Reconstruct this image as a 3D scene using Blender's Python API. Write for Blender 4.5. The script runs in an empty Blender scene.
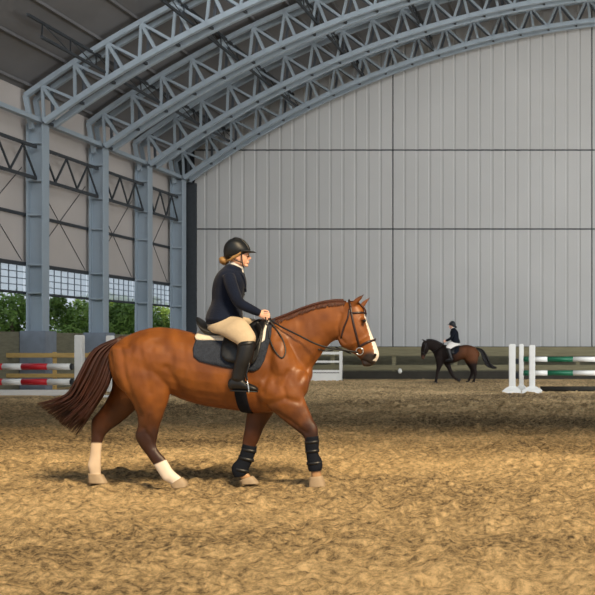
import bpy, bmesh, math, random
import numpy as np
from mathutils import Vector, Matrix
from mathutils.bvhtree import BVHTree
random.seed(7); np.random.seed(7)
C = bpy.context.scene.collection
S = bpy.context.scene
# ------------------------------------------------------------------ camera
F = 1100.0; CX, CY = 600.0, 346.0; H = 1.4
cd = bpy.data.cameras.new('camera'); cam = bpy.data.objects.new('camera', cd); C.objects.link(cam)
cam.location = (0, 0, H); cam.rotation_euler = (math.pi/2, 0, 0)
cd.sensor_width = 36; cd.lens = F*36/595
cd.shift_x = (297.5-CX)/595; cd.shift_y = (CY-297.5)/595
cd.clip_end = 500
cd.dof.use_dof = True; cd.dof.focus_distance = 11.5; cd.dof.aperture_fstop = 8.0
S.camera = cam
# ------------------------------------------------------------------ world, sun, exposure
w = bpy.data.worlds.new('sky'); S.world = w; w.use_nodes = True
bg = w.node_tree.nodes['Background']; bg.inputs[0].default_value = (0.80, 0.90, 1.0, 1); bg.inputs[1].default_value = .70
sd = bpy.data.lights.new('sun', 'SUN'); sun = bpy.data.objects.new('sun', sd); C.objects.link(sun)
sd.energy = 4.7; sd.color = (1.0, 0.77, 0.47); sd.angle = math.radians(12)
sun.rotation_euler = Vector((-0.50, 0.62, -0.72)).to_track_quat('-Z', 'Y').to_euler()
def area(name, loc, target, sx, sy, power, col):
    l = bpy.data.lights.new(name, 'AREA'); l.shape = 'RECTANGLE'; l.size = sx; l.size_y = sy; l.energy = power; l.color = col; l.spread = math.radians(115)
    a = bpy.data.objects.new(name, l); C.objects.link(a); a.location = loc
    a.rotation_euler = (Vector(target)-Vector(loc)).to_track_quat('-Z', 'Y').to_euler(); return a
area('roof_fill', (-6, 20, 12.5), (-8, 48, 9.0), 26, 6, 1500, (1.0, .99, .97))  # added fill lamp under the roof to brighten the back wall
area('side_fill', (15, 27, 5), (-7, 48, 5.5), 20, 8, 1500, (1.0, .99, .97))  # added fill lamp right of view, stands in for daylight on the wall
S.view_settings.view_transform = 'Standard'; S.view_settings.look = 'None'
S.view_settings.gamma = 1; S.view_settings.use_curve_mapping = False
S.view_settings.exposure = 0.2

# ------------------------------------------------------------------ materials
def srgb(r, g, b):
    f = lambda c: (c/255/12.92) if c/255 <= .04045 else ((c/255+.055)/1.055)**2.4
    return (f(r), f(g), f(b), 1)
def mat(name, col, rough=.6, metal=0, noise=.12, scale=8, bump=0, bscale=40, spec=.5, stretch=None, sheen=0):
    m = bpy.data.materials.new(name); m.use_nodes = True; nt = m.node_tree; N = nt.nodes; L = nt.links
    b = N['Principled BSDF']; b.inputs['Roughness'].default_value = rough; b.inputs['Metallic'].default_value = metal
    b.inputs['Specular IOR Level'].default_value = spec
    if sheen: b.inputs['Sheen Weight'].default_value = sheen
    tc = N.new('ShaderNodeTexCoord'); mp = N.new('ShaderNodeMapping'); L.new(tc.outputs['Object'], mp.inputs[0])
    if stretch: mp.inputs['Scale'].default_value = stretch
    n = N.new('ShaderNodeTexNoise'); n.inputs['Scale'].default_value = scale; n.inputs['Detail'].default_value = 4
    L.new(mp.outputs[0], n.inputs['Vector'])
    r = N.new('ShaderNodeMapRange'); r.inputs[1].default_value = .25; r.inputs[2].default_value = .75
    r.inputs[3].default_value = 1-noise; r.inputs[4].default_value = 1+noise; L.new(n.outputs[0], r.inputs[0])
    mx = N.new('ShaderNodeVectorMath'); mx.operation = 'SCALE'; L.new(r.outputs[0], mx.inputs['Scale'])
    if col == 'attr':
        a = N.new('ShaderNodeAttribute'); a.attribute_name = 'coat'; L.new(a.outputs['Color'], mx.inputs[0])
    else: mx.inputs[0].default_value = col[:3]
    L.new(mx.outputs[0], b.inputs['Base Color'])
    if bump:
        n2 = N.new('ShaderNodeTexNoise'); n2.inputs['Scale'].default_value = bscale; n2.inputs['Detail'].default_value = 3
        L.new(mp.outputs[0], n2.inputs['Vector'])
        bp = N.new('ShaderNodeBump'); bp.inputs['Strength'].default_value = bump; bp.inputs['Distance'].default_value = .02
        L.new(n2.outputs[0], bp.inputs['Height']); L.new(bp.outputs[0], b.inputs['Normal'])
    return m
M = {}
M['steel'] = mat('galvanised_steel', srgb(146, 161, 174), .5, .1, .07, .8)
M['steel_mid'] = mat('grid_and_shaded_brace_steel', srgb(84, 92, 102), .6, .15)  # window grid grey; also painted shade on the rear truss diagonals
M['steel_dark'] = mat('dark_steel', srgb(52, 58, 64), .6, .2)
M['roof'] = mat('roof_lining', srgb(104, 106, 110), .9, 0, .10, .6)
M['panel'] = mat('wall_panel', srgb(176, 172, 170), .8, 0, .07, .5)
M['concrete'] = mat('concrete', srgb(112, 122, 134), .9, 0, .15, 3, .2, 30)
M['board'] = mat('weathered_board', srgb(104, 103, 86), .85, 0, .25, 2.5, .2, 12, stretch=(1, 1, 6))
M['rail'] = mat('fence_rail', srgb(118, 114, 90), .85, 0, .22, 2.5, .2, 12, stretch=(.6, 3, 6))
M['dark_board'] = mat('dark_kick_board', srgb(52, 50, 44), .9, 0, .25, 3)
M['yellow_wood'] = mat('pine_rail', srgb(178, 150, 92), .7, 0, .2, 3, .1, 20, stretch=(1, 4, 4))
M['white'] = mat('white_paint', srgb(226, 228, 226), .5, 0, .04, 4)
M['red'] = mat('red_paint', srgb(186, 26, 40), .45, 0, .06)
M['green'] = mat('green_paint', srgb(10, 98, 70), .45, 0, .06)
M['black'] = mat('black_plastic', srgb(15, 22, 30), .5, 0, .1)
M['leather'] = mat('black_leather', srgb(17, 19, 23), .45, 0, .2, 20, .1, 60)
M['bridle'] = mat('dark_brown_leather', srgb(44, 24, 22), .42, 0, .2, 20)
M['chrome'] = mat('bright_metal', srgb(200, 204, 208), .25, .9, .03)
M['navy'] = mat('navy_cloth', srgb(13, 23, 44), .9, 0, .18, 12, .2, 60, spec=.2, sheen=.1)
M['blackcloth'] = mat('black_cloth', srgb(17, 22, 32), .85, 0, .15, 12, .2, 60, spec=.2)
M['pad'] = mat('quilted_pad_cloth', srgb(48, 54, 66), .9, 0, .25, 30, .5, 70, spec=.2)
M['fleece'] = mat('cream_fleece', srgb(224, 214, 196), .95, 0, .08, 60, .6, 120, spec=.1)
M['beige'] = mat('beige_breeches', srgb(194, 176, 150), .85, 0, .06, 14, .15, 30, spec=.2)
M['whitecloth'] = mat('white_cloth', srgb(225, 222, 218), .85, 0, .05, 14, spec=.2)
M['skin'] = mat('skin', srgb(232, 180, 154), .5, 0, .06, 20)
M['hair'] = mat('fair_hair', srgb(156, 120, 72), .5, 0, .35, 30, .3, 60, stretch=(1, 1, 4))
M['eye'] = mat('dark_eye', srgb(16, 10, 8), .12, 0, .02)
M['coat'] = mat('horse_coat', 'attr', .46, 0, .13, 5, .12, 16, spec=.4)
M['coat_dark'] = mat('bay_horse_coat', 'attr', .65, 0, .13, 5, .12, 16, spec=.15)
M['hoof'] = mat('pale_hoof', srgb(158, 138, 112), .6, 0, .15, 15)
M['hoofdark'] = mat('dark_hoof', srgb(38, 32, 30), .6, 0, .15, 15)
M['tail'] = mat('tail_hair', srgb(54, 27, 18), .45, 0, .5, 10, spec=.5, stretch=(1, 1, 1))
M['tailblack'] = mat('black_tail_hair', srgb(20, 18, 22), .5, 0, .3, 14)
M['mane'] = mat('mane_hair', srgb(72, 36, 22), .5, 0, .45, 30, .4, 80, stretch=(3, 1, .6))
M['leaf'] = mat('leaf', srgb(104, 134, 66), .6, 0, .6, .9, spec=.3)
M['bark'] = mat('bark', srgb(78, 66, 54), .9, 0, .3, 6, .5, 20)
M['grass'] = mat('grass_ground', srgb(74, 92, 44), .95, 0, .3, 1.5)

def mat_corrugated():
    m = mat('corrugated_cladding', srgb(172, 174, 175), .62, 0, .05, .35, spec=.3)
    return m
M['clad'] = mat_corrugated()
def mat_translucent():
    m = bpy.data.materials.new('translucent_sheet'); m.use_nodes = True; nt = m.node_tree; N = nt.nodes; L = nt.links
    b = N['Principled BSDF']; b.inputs['Base Color'].default_value = (.85, .9, .95, 1); b.inputs['Roughness'].default_value = .4
    t = N.new('ShaderNodeBsdfTranslucent'); t.inputs[0].default_value = (.93, .96, 1, 1)
    tr = N.new('ShaderNodeBsdfTransparent'); tr.inputs[0].default_value = (.95, .97, 1, 1)
    m1 = N.new('ShaderNodeMixShader'); m1.inputs[0].default_value = .75; L.new(b.outputs[0], m1.inputs[1]); L.new(t.outputs[0], m1.inputs[2])
    m2 = N.new('ShaderNodeMixShader'); m2.inputs[0].default_value = .6; L.new(m1.outputs[0], m2.inputs[1]); L.new(tr.outputs[0], m2.inputs[2])
    L.new(m2.outputs[0], N['Material Output'].inputs[0]); return m
M['translucent'] = mat_translucent()
def mat_sand():
    m = bpy.data.materials.new('arena_sand'); m.use_nodes = True; nt = m.node_tree; N = nt.nodes; L = nt.links
    b = N['Principled BSDF']; b.inputs['Roughness'].default_value = .95; b.inputs['Specular IOR Level'].default_value = .15
    tc = N.new('ShaderNodeTexCoord')
    def noise(s, d=5, r=.6, st=(1, 1, 1)):
        mp = N.new('ShaderNodeMapping'); mp.inputs['Scale'].default_value = st; L.new(tc.outputs['Object'], mp.inputs[0])
        n = N.new('ShaderNodeTexNoise'); n.inputs['Scale'].default_value = s; n.inputs['Detail'].default_value = d
        n.inputs['Roughness'].default_value = r; L.new(mp.outputs[0], n.inputs['Vector']); return n
    n1 = noise(.28, 4, .6, (.5, 1, 1)); n2 = noise(15, 8, .78)
    cr = N.new('ShaderNodeValToRGB'); e = cr.color_ramp.elements
    e[0].position = .41; e[0].color = (.13, .095, .058, 1); e[1].position = .59; e[1].color = (.90, .66, .36, 1)
    k = cr.color_ramp.elements.new(.5); k.color = (.54, .39, .205, 1)
    ad = N.new('ShaderNodeMath'); ad.operation = 'MULTIPLY_ADD'; ad.inputs[1].default_value = .34; L.new(n1.outputs[0], ad.inputs[0])
    mu = N.new('ShaderNodeMath'); mu.operation = 'MULTIPLY'; mu.inputs[1].default_value = .68; L.new(n2.outputs[0], mu.inputs[0])
    L.new(mu.outputs[0], ad.inputs[2]); L.new(ad.outputs[0], cr.inputs[0]); L.new(cr.outputs[0], b.inputs['Base Color'])
    n3 = noise(24, 8, .8); bp = N.new('ShaderNodeBump'); bp.inputs['Strength'].default_value = 1.0; bp.inputs['Distance'].default_value = .06
    L.new(n3.outputs[0], bp.inputs['Height']); L.new(bp.outputs[0], b.inputs['Normal']); return m
M['sand'] = mat_sand()

# ------------------------------------------------------------------ helpers
def tag(o, label=None, cat=None, group=None, kind=None):
    if label: o['label'] = label
    if cat: o['category'] = cat
    if group: o['group'] = group
    if kind: o['kind'] = kind
    return o
def empty(name, loc=(0, 0, 0)):
    o = bpy.data.objects.new(name, None); C.objects.link(o); o.location = loc; return o
def obj(name, bm, m, parent=None, smooth=False):
    me = bpy.data.meshes.new(name)
    if isinstance(bm, bmesh.types.BMesh):
        bmesh.ops.recalc_face_normals(bm, faces=bm.faces[:]); bm.to_mesh(me); bm.free()
    else: me = bm
    if smooth:
        for p in me.polygons: p.use_smooth = True
    me.materials.clear(); me.materials.append(m)
    o = bpy.data.objects.new(name, me); C.objects.link(o)
    if parent:
        o.parent = parent; me.transform(Matrix.Translation(-parent_world(parent)))
    return o
def parent_world(p):
    v = Vector(p.location)
    while p.parent: p = p.parent; v += Vector(p.location)
    return v
def B(): return bmesh.new()
def box(bm, x0, x1, y0, y1, z0, z1, bev=0):
    r = bmesh.ops.create_cube(bm, size=1); v = r['verts']
    bmesh.ops.scale(bm, vec=(abs(x1-x0), abs(y1-y0), abs(z1-z0)), verts=v)
    bmesh.ops.translate(bm, vec=((x0+x1)/2, (y0+y1)/2, (z0+z1)/2), verts=v)
    if bev:
        ed = list({e for q in v for e in q.link_edges}); bmesh.ops.bevel(bm, geom=ed, offset=bev, segments=2, affect='EDGES')
    return bm
def bar(bm, a, b, wy, wz, up=None):
    """rectangular bar between two points"""
    a, b = Vector(a), Vector(b); d = b-a; t = d.normalized(); y = Vector((0, 1, 0))
    if abs(t.dot(y)) > .9: y = Vector((1, 0, 0))
    n = t.cross(y).normalized(); y = n.cross(t).normalized()
    vs = [bm.verts.new(p+y*(sy*wy/2)+n*(sz*wz/2)) for p in (a, b) for sy, sz in ((-1, -1), (1, -1), (1, 1), (-1, 1))]
    for i in range(4): bm.faces.new((vs[i], vs[(i+1) % 4], vs[4+(i+1) % 4], vs[4+i]))
    bm.faces.new(vs[:4]); bm.faces.new(vs[4:]); return bm
def cr(p, t):
    n = len(p)-1; i = min(int(t), n-1); u = t-i
    p0 = p[max(i-1, 0)]; p1 = p[i]; p2 = p[i+1]; p3 = p[min(i+2, n)]
    return .5*((2*p1)+(-p0+p2)*u+(2*p0-5*p1+4*p2-p3)*u*u+(-p0+3*p1-3*p2+p3)*u**3)
def rings(bm, R):
    V = [[bm.verts.new(q) for q in r] for r in R]; n = len(V[0])
    for a, b in zip(V, V[1:]):
        for i in range(n): bm.faces.new((a[i], a[(i+1) % n], b[(i+1) % n], b[i]))
    bm.faces.new(V[0]); bm.faces.new(V[-1][::-1])
def tube(bm, pts, rad, n=8, sub=4, flat=1.0, flatdir=None):
    P = [np.array([*p, r], float) for p, r in zip(pts, rad if hasattr(rad, '__len__') else [rad]*len(pts))]
    K = (len(P)-1)*sub; Q = [cr(P, i/sub) for i in range(K+1)] if sub > 1 else P; R = []; up = None
    for i, q in enumerate(Q):
        a = Q[max(i-1, 0)][:3]; b = Q[min(i+1, len(Q)-1)][:3]; t = Vector(b-a)
        t = t.normalized() if t.length > 1e-9 else Vector((0, 0, 1))
        if up is None: up = Vector((0, 1, 0)) if abs(t.y) < .9 else Vector((1, 0, 0))
        if flatdir is not None: up = Vector(flatdir)
        s = t.cross(up).normalized(); up2 = s.cross(t).normalized()
        if flatdir is None: up = up2
        R.append([Vector(q[:3])+s*(math.cos(k*2*math.pi/n)*max(q[3], 1e-4))+up2*(math.sin(k*2*math.pi/n)*max(q[3], 1e-4)*flat) for k in range(n)])
    rings(bm, R); return bm
def ball(bm, c, r, sc=(1, 1, 1), rot=None, seg=16):
    q = bmesh.ops.create_uvsphere(bm, u_segments=seg, v_segments=max(8, seg*2//3), radius=1)['verts']
    bmesh.ops.scale(bm, vec=(r*sc[0], r*sc[1], r*sc[2]), verts=q)
    if rot is not None: bmesh.ops.rotate(bm, verts=q, cent=(0, 0, 0), matrix=Matrix.Rotation(rot, 3, 'Y'))
    bmesh.ops.translate(bm, vec=c, verts=q); return bm
def loft(bm, secs, Mp, sub=5, n=24, inf=0.0, side=1, sq=2.0, cap=True):
    """secs: (x1,y1,x2,y2,halfwidth,yoff): ellipse whose in-plane diameter joins the two edge points"""
    P = []
    for s in secs:
        yo = s[5] if len(s) > 5 else 0
        a = Mp(s[0], s[1], yo); b = Mp(s[2], s[3], yo)
        c = (a+b)/2; ax = (b-a)/2; L_ = ax.length; ax = ax*((L_+inf)/L_)
        P.append(np.array([*c, *ax, s[4]+inf], float))
    K = (len(P)-1)*sub; Q = [cr(P, i/sub) for i in range(K+1)]; R = []
    def ring(c, ax, b): return [Vector(c)+Vector(ax)*math.copysign(abs(math.cos(k*2*math.pi/n))**(2/sq), math.cos(k*2*math.pi/n))
                     + Vector((0, 1, 0))*(b*math.copysign(abs(math.sin(k*2*math.pi/n))**(2/sq), math.sin(k*2*math.pi/n))) for k in range(n)]
    for q in Q: R.append(ring(q[:3], q[3:6], max(q[6], .002)))
    if cap:
        for end in (0, -1):
            q = Q[end]; q2 = Q[1 if end == 0 else -2]; d = q[:3]-q2[:3]; d = d/max(np.linalg.norm(d), 1e-9)
            h = min(np.linalg.norm(q[3:6]), q[6])*.55; ex = []
            for f, g in ((.5, .87), (.87, .5), (.98, .2)): ex.append(ring(q[:3]+d*h*f, q[3:6]*g, q[6]*g))
            R = ex[::-1]+R if end == 0 else R+ex
    if side == -1: R = [[mirY(p, Mp) for p in r] for r in R]
    rings(bm, R); return bm
def mirY(p, Mp): return Vector((p.x, 2*Mp.y0-p.y, p.z))
def fuse(bm, voxel, it=6, fac=.5):
    bmesh.ops.recalc_face_normals(bm, faces=bm.faces[:])
    me = bpy.data.meshes.new('tmp'); bm.to_mesh(me); bm.free(); o = bpy.data.objects.new('tmp', me); C.objects.link(o)
    r = o.modifiers.new('r', 'REMESH'); r.mode = 'VOXEL'; r.voxel_size = voxel; r.use_smooth_shade = True
    s = o.modifiers.new('s', 'SMOOTH'); s.iterations = it; s.factor = fac
    dg = bpy.context.evaluated_depsgraph_get(); out = bpy.data.meshes.new_from_object(o.evaluated_get(dg), depsgraph=dg)
    bpy.data.objects.remove(o); bpy.data.meshes.remove(me)
    for p in out.polygons: p.use_smooth = True
    return out
def bvh(me):
    return BVHTree.FromPolygons([v.co.copy() for v in me.vertices], [tuple(p.vertices) for p in me.polygons])
class Map:
    """photo measurements -> metres in the plane y0 (mirror=-1 turns the figure round)"""
    def __init__(s, y0, ax=0, ay=0, sc=None, X=0, Z=0, mirror=1): s.y0 = y0; s.a = (ax, ay, sc, X, Z, mirror)
    def __call__(s, px, py, yo=0):
        ax, ay, sc, X, Z, mi = s.a
        if sc is None: Y = s.y0+yo; return Vector(((px-CX)*Y/F, Y, H-(py-CY)*Y/F))
        return Vector((X+mi*(px-ax)*sc, s.y0+yo*(sc/.01), Z-(py-ay)*sc))
M1 = Map(11.0)
def at(px, py, Y): return Vector(((px-CX)*Y/F, Y, H-(py-CY)*Y/F))

# ------------------------------------------------------------------ ground
def vnoise(x, y, seed=0):
    xi = np.floor(x).astype(np.int64); yi = np.floor(y).astype(np.int64); fx = x-xi; fy = y-yi
    fx = fx*fx*(3-2*fx); fy = fy*fy*(3-2*fy)
    def h(a, b):
        n = (a*374761393+b*668265263+seed*1442695041) & 0xffffffff; n = ((n ^ (n >> 13))*1274126177) & 0xffffffff
        return ((n ^ (n >> 16)) & 0xffff)/65535.0
    return (h(xi, yi)*(1-fx)+h(xi+1, yi)*fx)*(1-fy)+(h(xi, yi+1)*(1-fx)+h(xi+1, yi+1)*fx)*fy
def grid_mesh(name, xs, ys, zf, m):
    nx, ny = len(xs), len(ys[0]) if isinstance(ys[0], np.ndarray) else len(ys)
    X, Y = np.meshgrid(xs, ys); Z = zf(X, Y); v = np.stack([X.ravel(), Y.ravel(), Z.ravel()], 1)
    i = np.arange((nx-1)*(ny-1)); a = (i//(nx-1))*nx+i % (nx-1)
    f = np.stack([a, a+1, a+nx+1, a+nx], 1); me = bpy.data.meshes.new(name); me.from_pydata(v.tolist(), [], f.tolist())
    for p in me.polygons: p.use_smooth = True
    me.materials.append(m); o = bpy.data.objects.new(name, me); C.objects.link(o); return o
def sand_h(X, Y):
    A = np.clip((X+16.2)/1.0, 0, 1)*np.clip((46-Y)/1.0, 0, 1)
    z = .05*(vnoise(X*1.1, Y*1.1, 1)-.5)+.055*(vnoise(X*3.1, Y*3.4, 2)-.5)
    r = vnoise(X*7, Y*8, 3); z += .075*(r**2-.33)+.05*(vnoise(X*2.3+5, Y*4.2, 8)**3-.25); z += .045*(vnoise(X*15, Y*16, 4)**2-.33)+.02*(vnoise(X*31, Y*33, 5)-.5)
    return z*A*.9+.002
ysand = np.concatenate([np.arange(5, 9, .03), np.geomspace(9, 48, 640)])
o = grid_mesh('floor', np.concatenate([np.linspace(-18.2, -11, 130, endpoint=False), np.linspace(-11, 1.0, 460, endpoint=False), np.linspace(1.0, 8, 100)]), ysand, sand_h, M['sand']); tag(o, kind='structure')
bm = B(); box(bm, -18.2, 40, -30, 5.0, -.3, -.01); box(bm, 8.0, 40, 5.0, 48, -.3, -.01)
o = obj('floor', bm, M['sand']); tag(o, kind='structure')
bm = B(); box(bm, -90, 90, -60, 160, -.8, -.33); o = obj('ground', bm, M['grass']); tag(o, kind='structure')

# ------------------------------------------------------------------ hall
YB = 48.05; XL = -17.78
def circ(a, b, c):
    ax, ay = a; bx, by = b; cx_, cy_ = c; d = 2*(ax*(by-cy_)+bx*(cy_-ay)+cx_*(ay-by))
    ux = ((ax*ax+ay*ay)*(by-cy_)+(bx*bx+by*by)*(cy_-ay)+(cx_*cx_+cy_*cy_)*(ay-by))/d
    uy = ((ax*ax+ay*ay)*(cx_-bx)+(bx*bx+by*by)*(ax-cx_)+(cx_*cx_+cy_*cy_)*(bx-ax))/d
    return ux, uy, math.hypot(ax-ux, ay-uy)
ACX, ACZ, AR = circ((-17.62, 8.46), (-13.56, 11.0), (-8.58, 13.22))
print('ARCH', ACX, ACZ, AR)
TH0 = math.atan2(8.46-ACZ, -17.62-ACX)
def arc(th, r): return (ACX+r*math.cos(th), ACZ+r*math.sin(th))
TD = 1.12          # truss depth
XR = 2*ACX+17.8
# back wall: trapezoidal-ribbed sheet, upper edge hidden behind the last truss
def ztop(x):
    d = (AR+TD+.2)**2-(x-ACX)**2; return ACZ+math.sqrt(max(d, 0))
def ribbed(x0, x1, z0, z1f, y, seed):
    bm = B(); pts = []; x = x0; P = .545
    while x < x1-1e-3:
        for dx, dy in ((0, 0), (.42, 0), (.445, .03), (.52, .03)):
            if x+dx < x1: pts.append((x+dx, y+dy))
        pts.append((min(x+P, x1), y)); x += P
    pr = None
    for (px, py) in pts:
        zt = z1f(px); a = bm.verts.new((px, py, z0)); b = bm.verts.new((px, py, max(zt, z0+.01)))
        if pr and px-pr[2] > 1e-5: bm.faces.new((pr[0], a, b, pr[1]))
        pr = (a, b, px)
    return bm
joint = [(-17.73, -9.04), (-9.04, -.35), (-.35, 8.3), (8.3, XR)]
lev = [(1.38, 6.48), (6.54, 9.93), (9.99, 99)]
bm = B()
for (xa, xb) in joint:
    for (za, zb) in lev:
        f = (lambda x, zb=zb: min(zb, ztop(x))); q = ribbed(xa+.02, xb-.02, za, f, YB, 0)
        me = bpy.data.meshes.new('t'); q.to_mesh(me); q.free(); bm.from_mesh(me); bpy.data.meshes.remove(me)
bmesh.ops.remove_doubles(bm, verts=bm.verts[:], dist=1e-5)
o = obj('wall_back', bm, M['clad']); tag(o, kind='structure')
bm = B(); box(bm, -18.6, XR, YB+.1, YB+.3, -.3, 8.4)
N_ = 40; pr = None
for i in range(N_+1):
    x = -18.5+(XR+18.5)*i/N_; z = max(ztop(x), 8.4); a = [bm.verts.new((x, YB+.1, 8.4)), bm.verts.new((x, YB+.1, z)), bm.verts.new((x, YB+.3, z)), bm.verts.new((x, YB+.3, 8.4))]
    if pr: 
        bm.faces.new((pr[0], a[0], a[1], pr[1])); bm.faces.new((pr[3], a[3], a[2], pr[2]))
    pr = a
o = obj('wall_back', bm, M['steel_dark']); tag(o, kind='structure')
bm = B(); box(bm, -18.2, XR, YB-.06, YB+.1, -.2, 1.36); o = obj('wall_back', bm, M['board']); tag(o, kind='structure')
bm = B(); box(bm, -18.0, -17.6, YB-.12, YB-.01, 0, 8.5); o = obj('corner_shadow', bm, M['steel_dark']); tag(o, kind='structure')  # dark strip standing in for the corner column's shadow
# roof
bm = B(); pr = None; RO = AR+TD+.28
a0 = math.acos((-18.75-ACX)/RO); a1 = math.pi-a0
for i in range(81):
    th = a0+(a1-a0)*i/80; q = []
    for r in (RO, RO+.15):
        x, z = arc(th, r); q += [bm.verts.new((x, 2.0, z)), bm.verts.new((x, YB+.6, z))]  # unseen near edge placed to set where sunlight ends on the sand
    if pr:
        bm.faces.new((pr[0], q[0], q[1], pr[1])); bm.faces.new((pr[2], pr[3], q[3], q[2]))
    else: bm.faces.new((q[0], q[1], q[3], q[2]))
    if i in (0, 80) and pr: bm.faces.new((q[0], q[1], q[3], q[2]))
    pr = q
o = obj('ceiling', bm, M['roof'], smooth=False); tag(o, kind='structure')
# left wall
FR = [31.0, 35.3, 39.6, 43.5, 47.05]           # frame positions (flange centre)
XW = -18.43
def wall_panels():
    ys = [2.0, 6.5, 11, 16, 21, 26]+FR+[YB]; bm = B()
    for a, b in zip(ys, ys[1:]):
        for z0, z1 in ((4.04, 5.58), (5.62, 9.75)): box(bm, XW-.12, XW, a+.03, b-.03, z0, z1)
    o = obj('wall_left', bm, M['panel']); tag(o, kind='structure')
    bm = B(); box(bm, XW-.1, XW-.02, 26, YB, -.2, 1.85)
    for i in range(60):
        pass
    o = obj('wall_left', bm, M['board']); tag(o, kind='structure')
    bm = B(); box(bm, XW-.1, XW-.02, 2.0, 26, -.2, 4.04); o = obj('wall_left', bm, M['panel']); tag(o, kind='structure')
wall_panels()
bm = B(); box(bm, XW-.02, XW+.1, 26, YB, 3.96, 4.08); box(bm, XW-.02, XW+.08, 26, YB, 3.06, 3.14)
box(bm, XW+.04, XW+.09, 26, YB, 5.55, 5.65)
o = obj('trim_2', bm, M['steel_dark']); tag(o, kind='structure')
# translucent upper lights with a grid
for k, (a, b) in enumerate(zip([26.5]+FR, FR+[YB])):
    r = empty('window_%d' % (k+1), (XW, (a+b)/2, 3.14)); tag(r, kind='structure')
    bm = B(); box(bm, XW-.06, XW-.045, a+.05, b-.05, 3.14, 3.96); obj('window_pane', bm, M['translucent'], r)
    bm = B(); n = 9
    for i in range(1, n): y = a+(b-a)*i/n; box(bm, XW-.045, XW-.02, y-.01, y+.01, 3.14, 3.96)
    for z in (3.35, 3.56, 3.77): box(bm, XW-.045, XW-.02, a, b, z-.012, z+.012)
    obj('window_grid', bm, M['steel_mid'], r)
# columns
def column(y):
    t = empty('steel_column', (XL-.25, y, 0))
    bm = B(); box(bm, XL-.04, XL, y-.22, y+.22, 1.88, 8.5, .006); obj('inner_flange', bm, M['steel'], t)
    bm = B(); box(bm, XL-.53, XL-.49, y-.22, y+.22, 1.88, 8.5, .006); obj('outer_flange', bm, M['steel'], t)
    bm = B(); box(bm, XL-.49, XL-.04, y-.02, y+.02, 1.88, 8.5); obj('web', bm, M['steel'], t)
    for z in (3.1, 4.0, 5.6, 6.7, 7.9):
        bm = B(); box(bm, XL-.49, XL-.04, y-.2, y+.2, z-.03, z+.03); obj('stiffener', bm, M['steel'], t)
    bm = B(); box(bm, XL-.66, XL+.16, y-.38, y+.38, -.1, 1.88, .02); obj('concrete_footing', bm, M['concrete'], t)
    return t
names = ['grey steel column at the left edge of the hall, behind the red and white jump', 'grey steel column behind the horse tail, left of the second window', 'grey steel column above the brown horse croup', 'grey steel column in the corner against the back wall']
for i, y in enumerate(FR[1:]): tag(column(y), names[i], 'column', 'steel columns along the left wall')
# roof trusses
def truss(y):
    t = empty('roof_truss', (ACX, y, 9)); thE = math.acos((5.0-ACX)/AR); W = .30
    K = 20; th = [TH0+(thE-TH0)*i/K for i in range(K+1)]
    for nm, r, wz in (('bottom_chord', AR+.09, .17), ('top_chord', AR+TD, .15)):
        for s in (-1, 1):
            bm = B()
            for i in range(K*2):
                a = arc(TH0+(thE-TH0)*i/(2*K), r); b = arc(TH0+(thE-TH0)*(i+1.02)/(2*K), r)
                bar(bm, (a[0], y+s*W, a[1]), (b[0], y+s*W, b[1]), .15, wz)
            obj(nm, bm, M['steel'], t)
    for s in (-1, 1):
        for i in range(K):
            a = arc(th[i], AR+.12); m_ = arc((th[i]+th[i+1])/2, AR+TD-.04); b = arc(th[i+1], AR+.12)
            for p, q in ((a, m_), (m_, b)):
                bm = B(); bar(bm, (p[0], y+s*W, p[1]), (q[0], y+s*W, q[1]), .075, .085); obj('diagonal_brace', bm, M['steel' if s < 0 else 'steel_mid'], t)  # rear diagonals get darker steel: shading put into the colour
    for i in range(K):
        m_ = (th[i]+th[i+1])/2; a = arc(m_, AR+.12); b = arc(m_, AR+TD-.04)
        bm = B(); bar(bm, (a[0], y-W, a[1]), (b[0], y-W, b[1]), .11, .10); obj('post', bm, M['steel'], t)
    for i in range(0, K, 1):
        a = arc((th[i]+th[i+1])/2, AR+TD); bm = B(); box(bm, a[0]-.04, a[0]+.04, y-W, y+W, a[1]-.04, a[1]+.04); obj('cross_tie', bm, M['steel_dark'], t)
        a = arc(th[i], AR+.1); bm = B(); box(bm, a[0]-.04, a[0]+.04, y-W, y+W, a[1]-.04, a[1]+.04); obj('cross_tie', bm, M['steel_dark'], t)
    bm = B()                                                         # end post down to the column
    for s in (-1, 1): 
        a = arc(TH0, AR+TD); bar(bm, (a[0], y+s*W, a[1]), (XL-.3, y+s*W, 8.3), .12, .14)
    obj('end_post', bm, M['steel'], t)
    return t
tn = ['arched steel lattice truss nearest the camera, above the upper left corner', 'arched steel lattice truss, second from the camera, rising from the column behind the tail', 'arched steel lattice truss, second from the back wall', 'arched steel lattice truss standing directly before the back wall']
for i, y in enumerate(FR[1:]): tag(truss(y), tn[i], 'roof truss', 'arched roof trusses')
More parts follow.
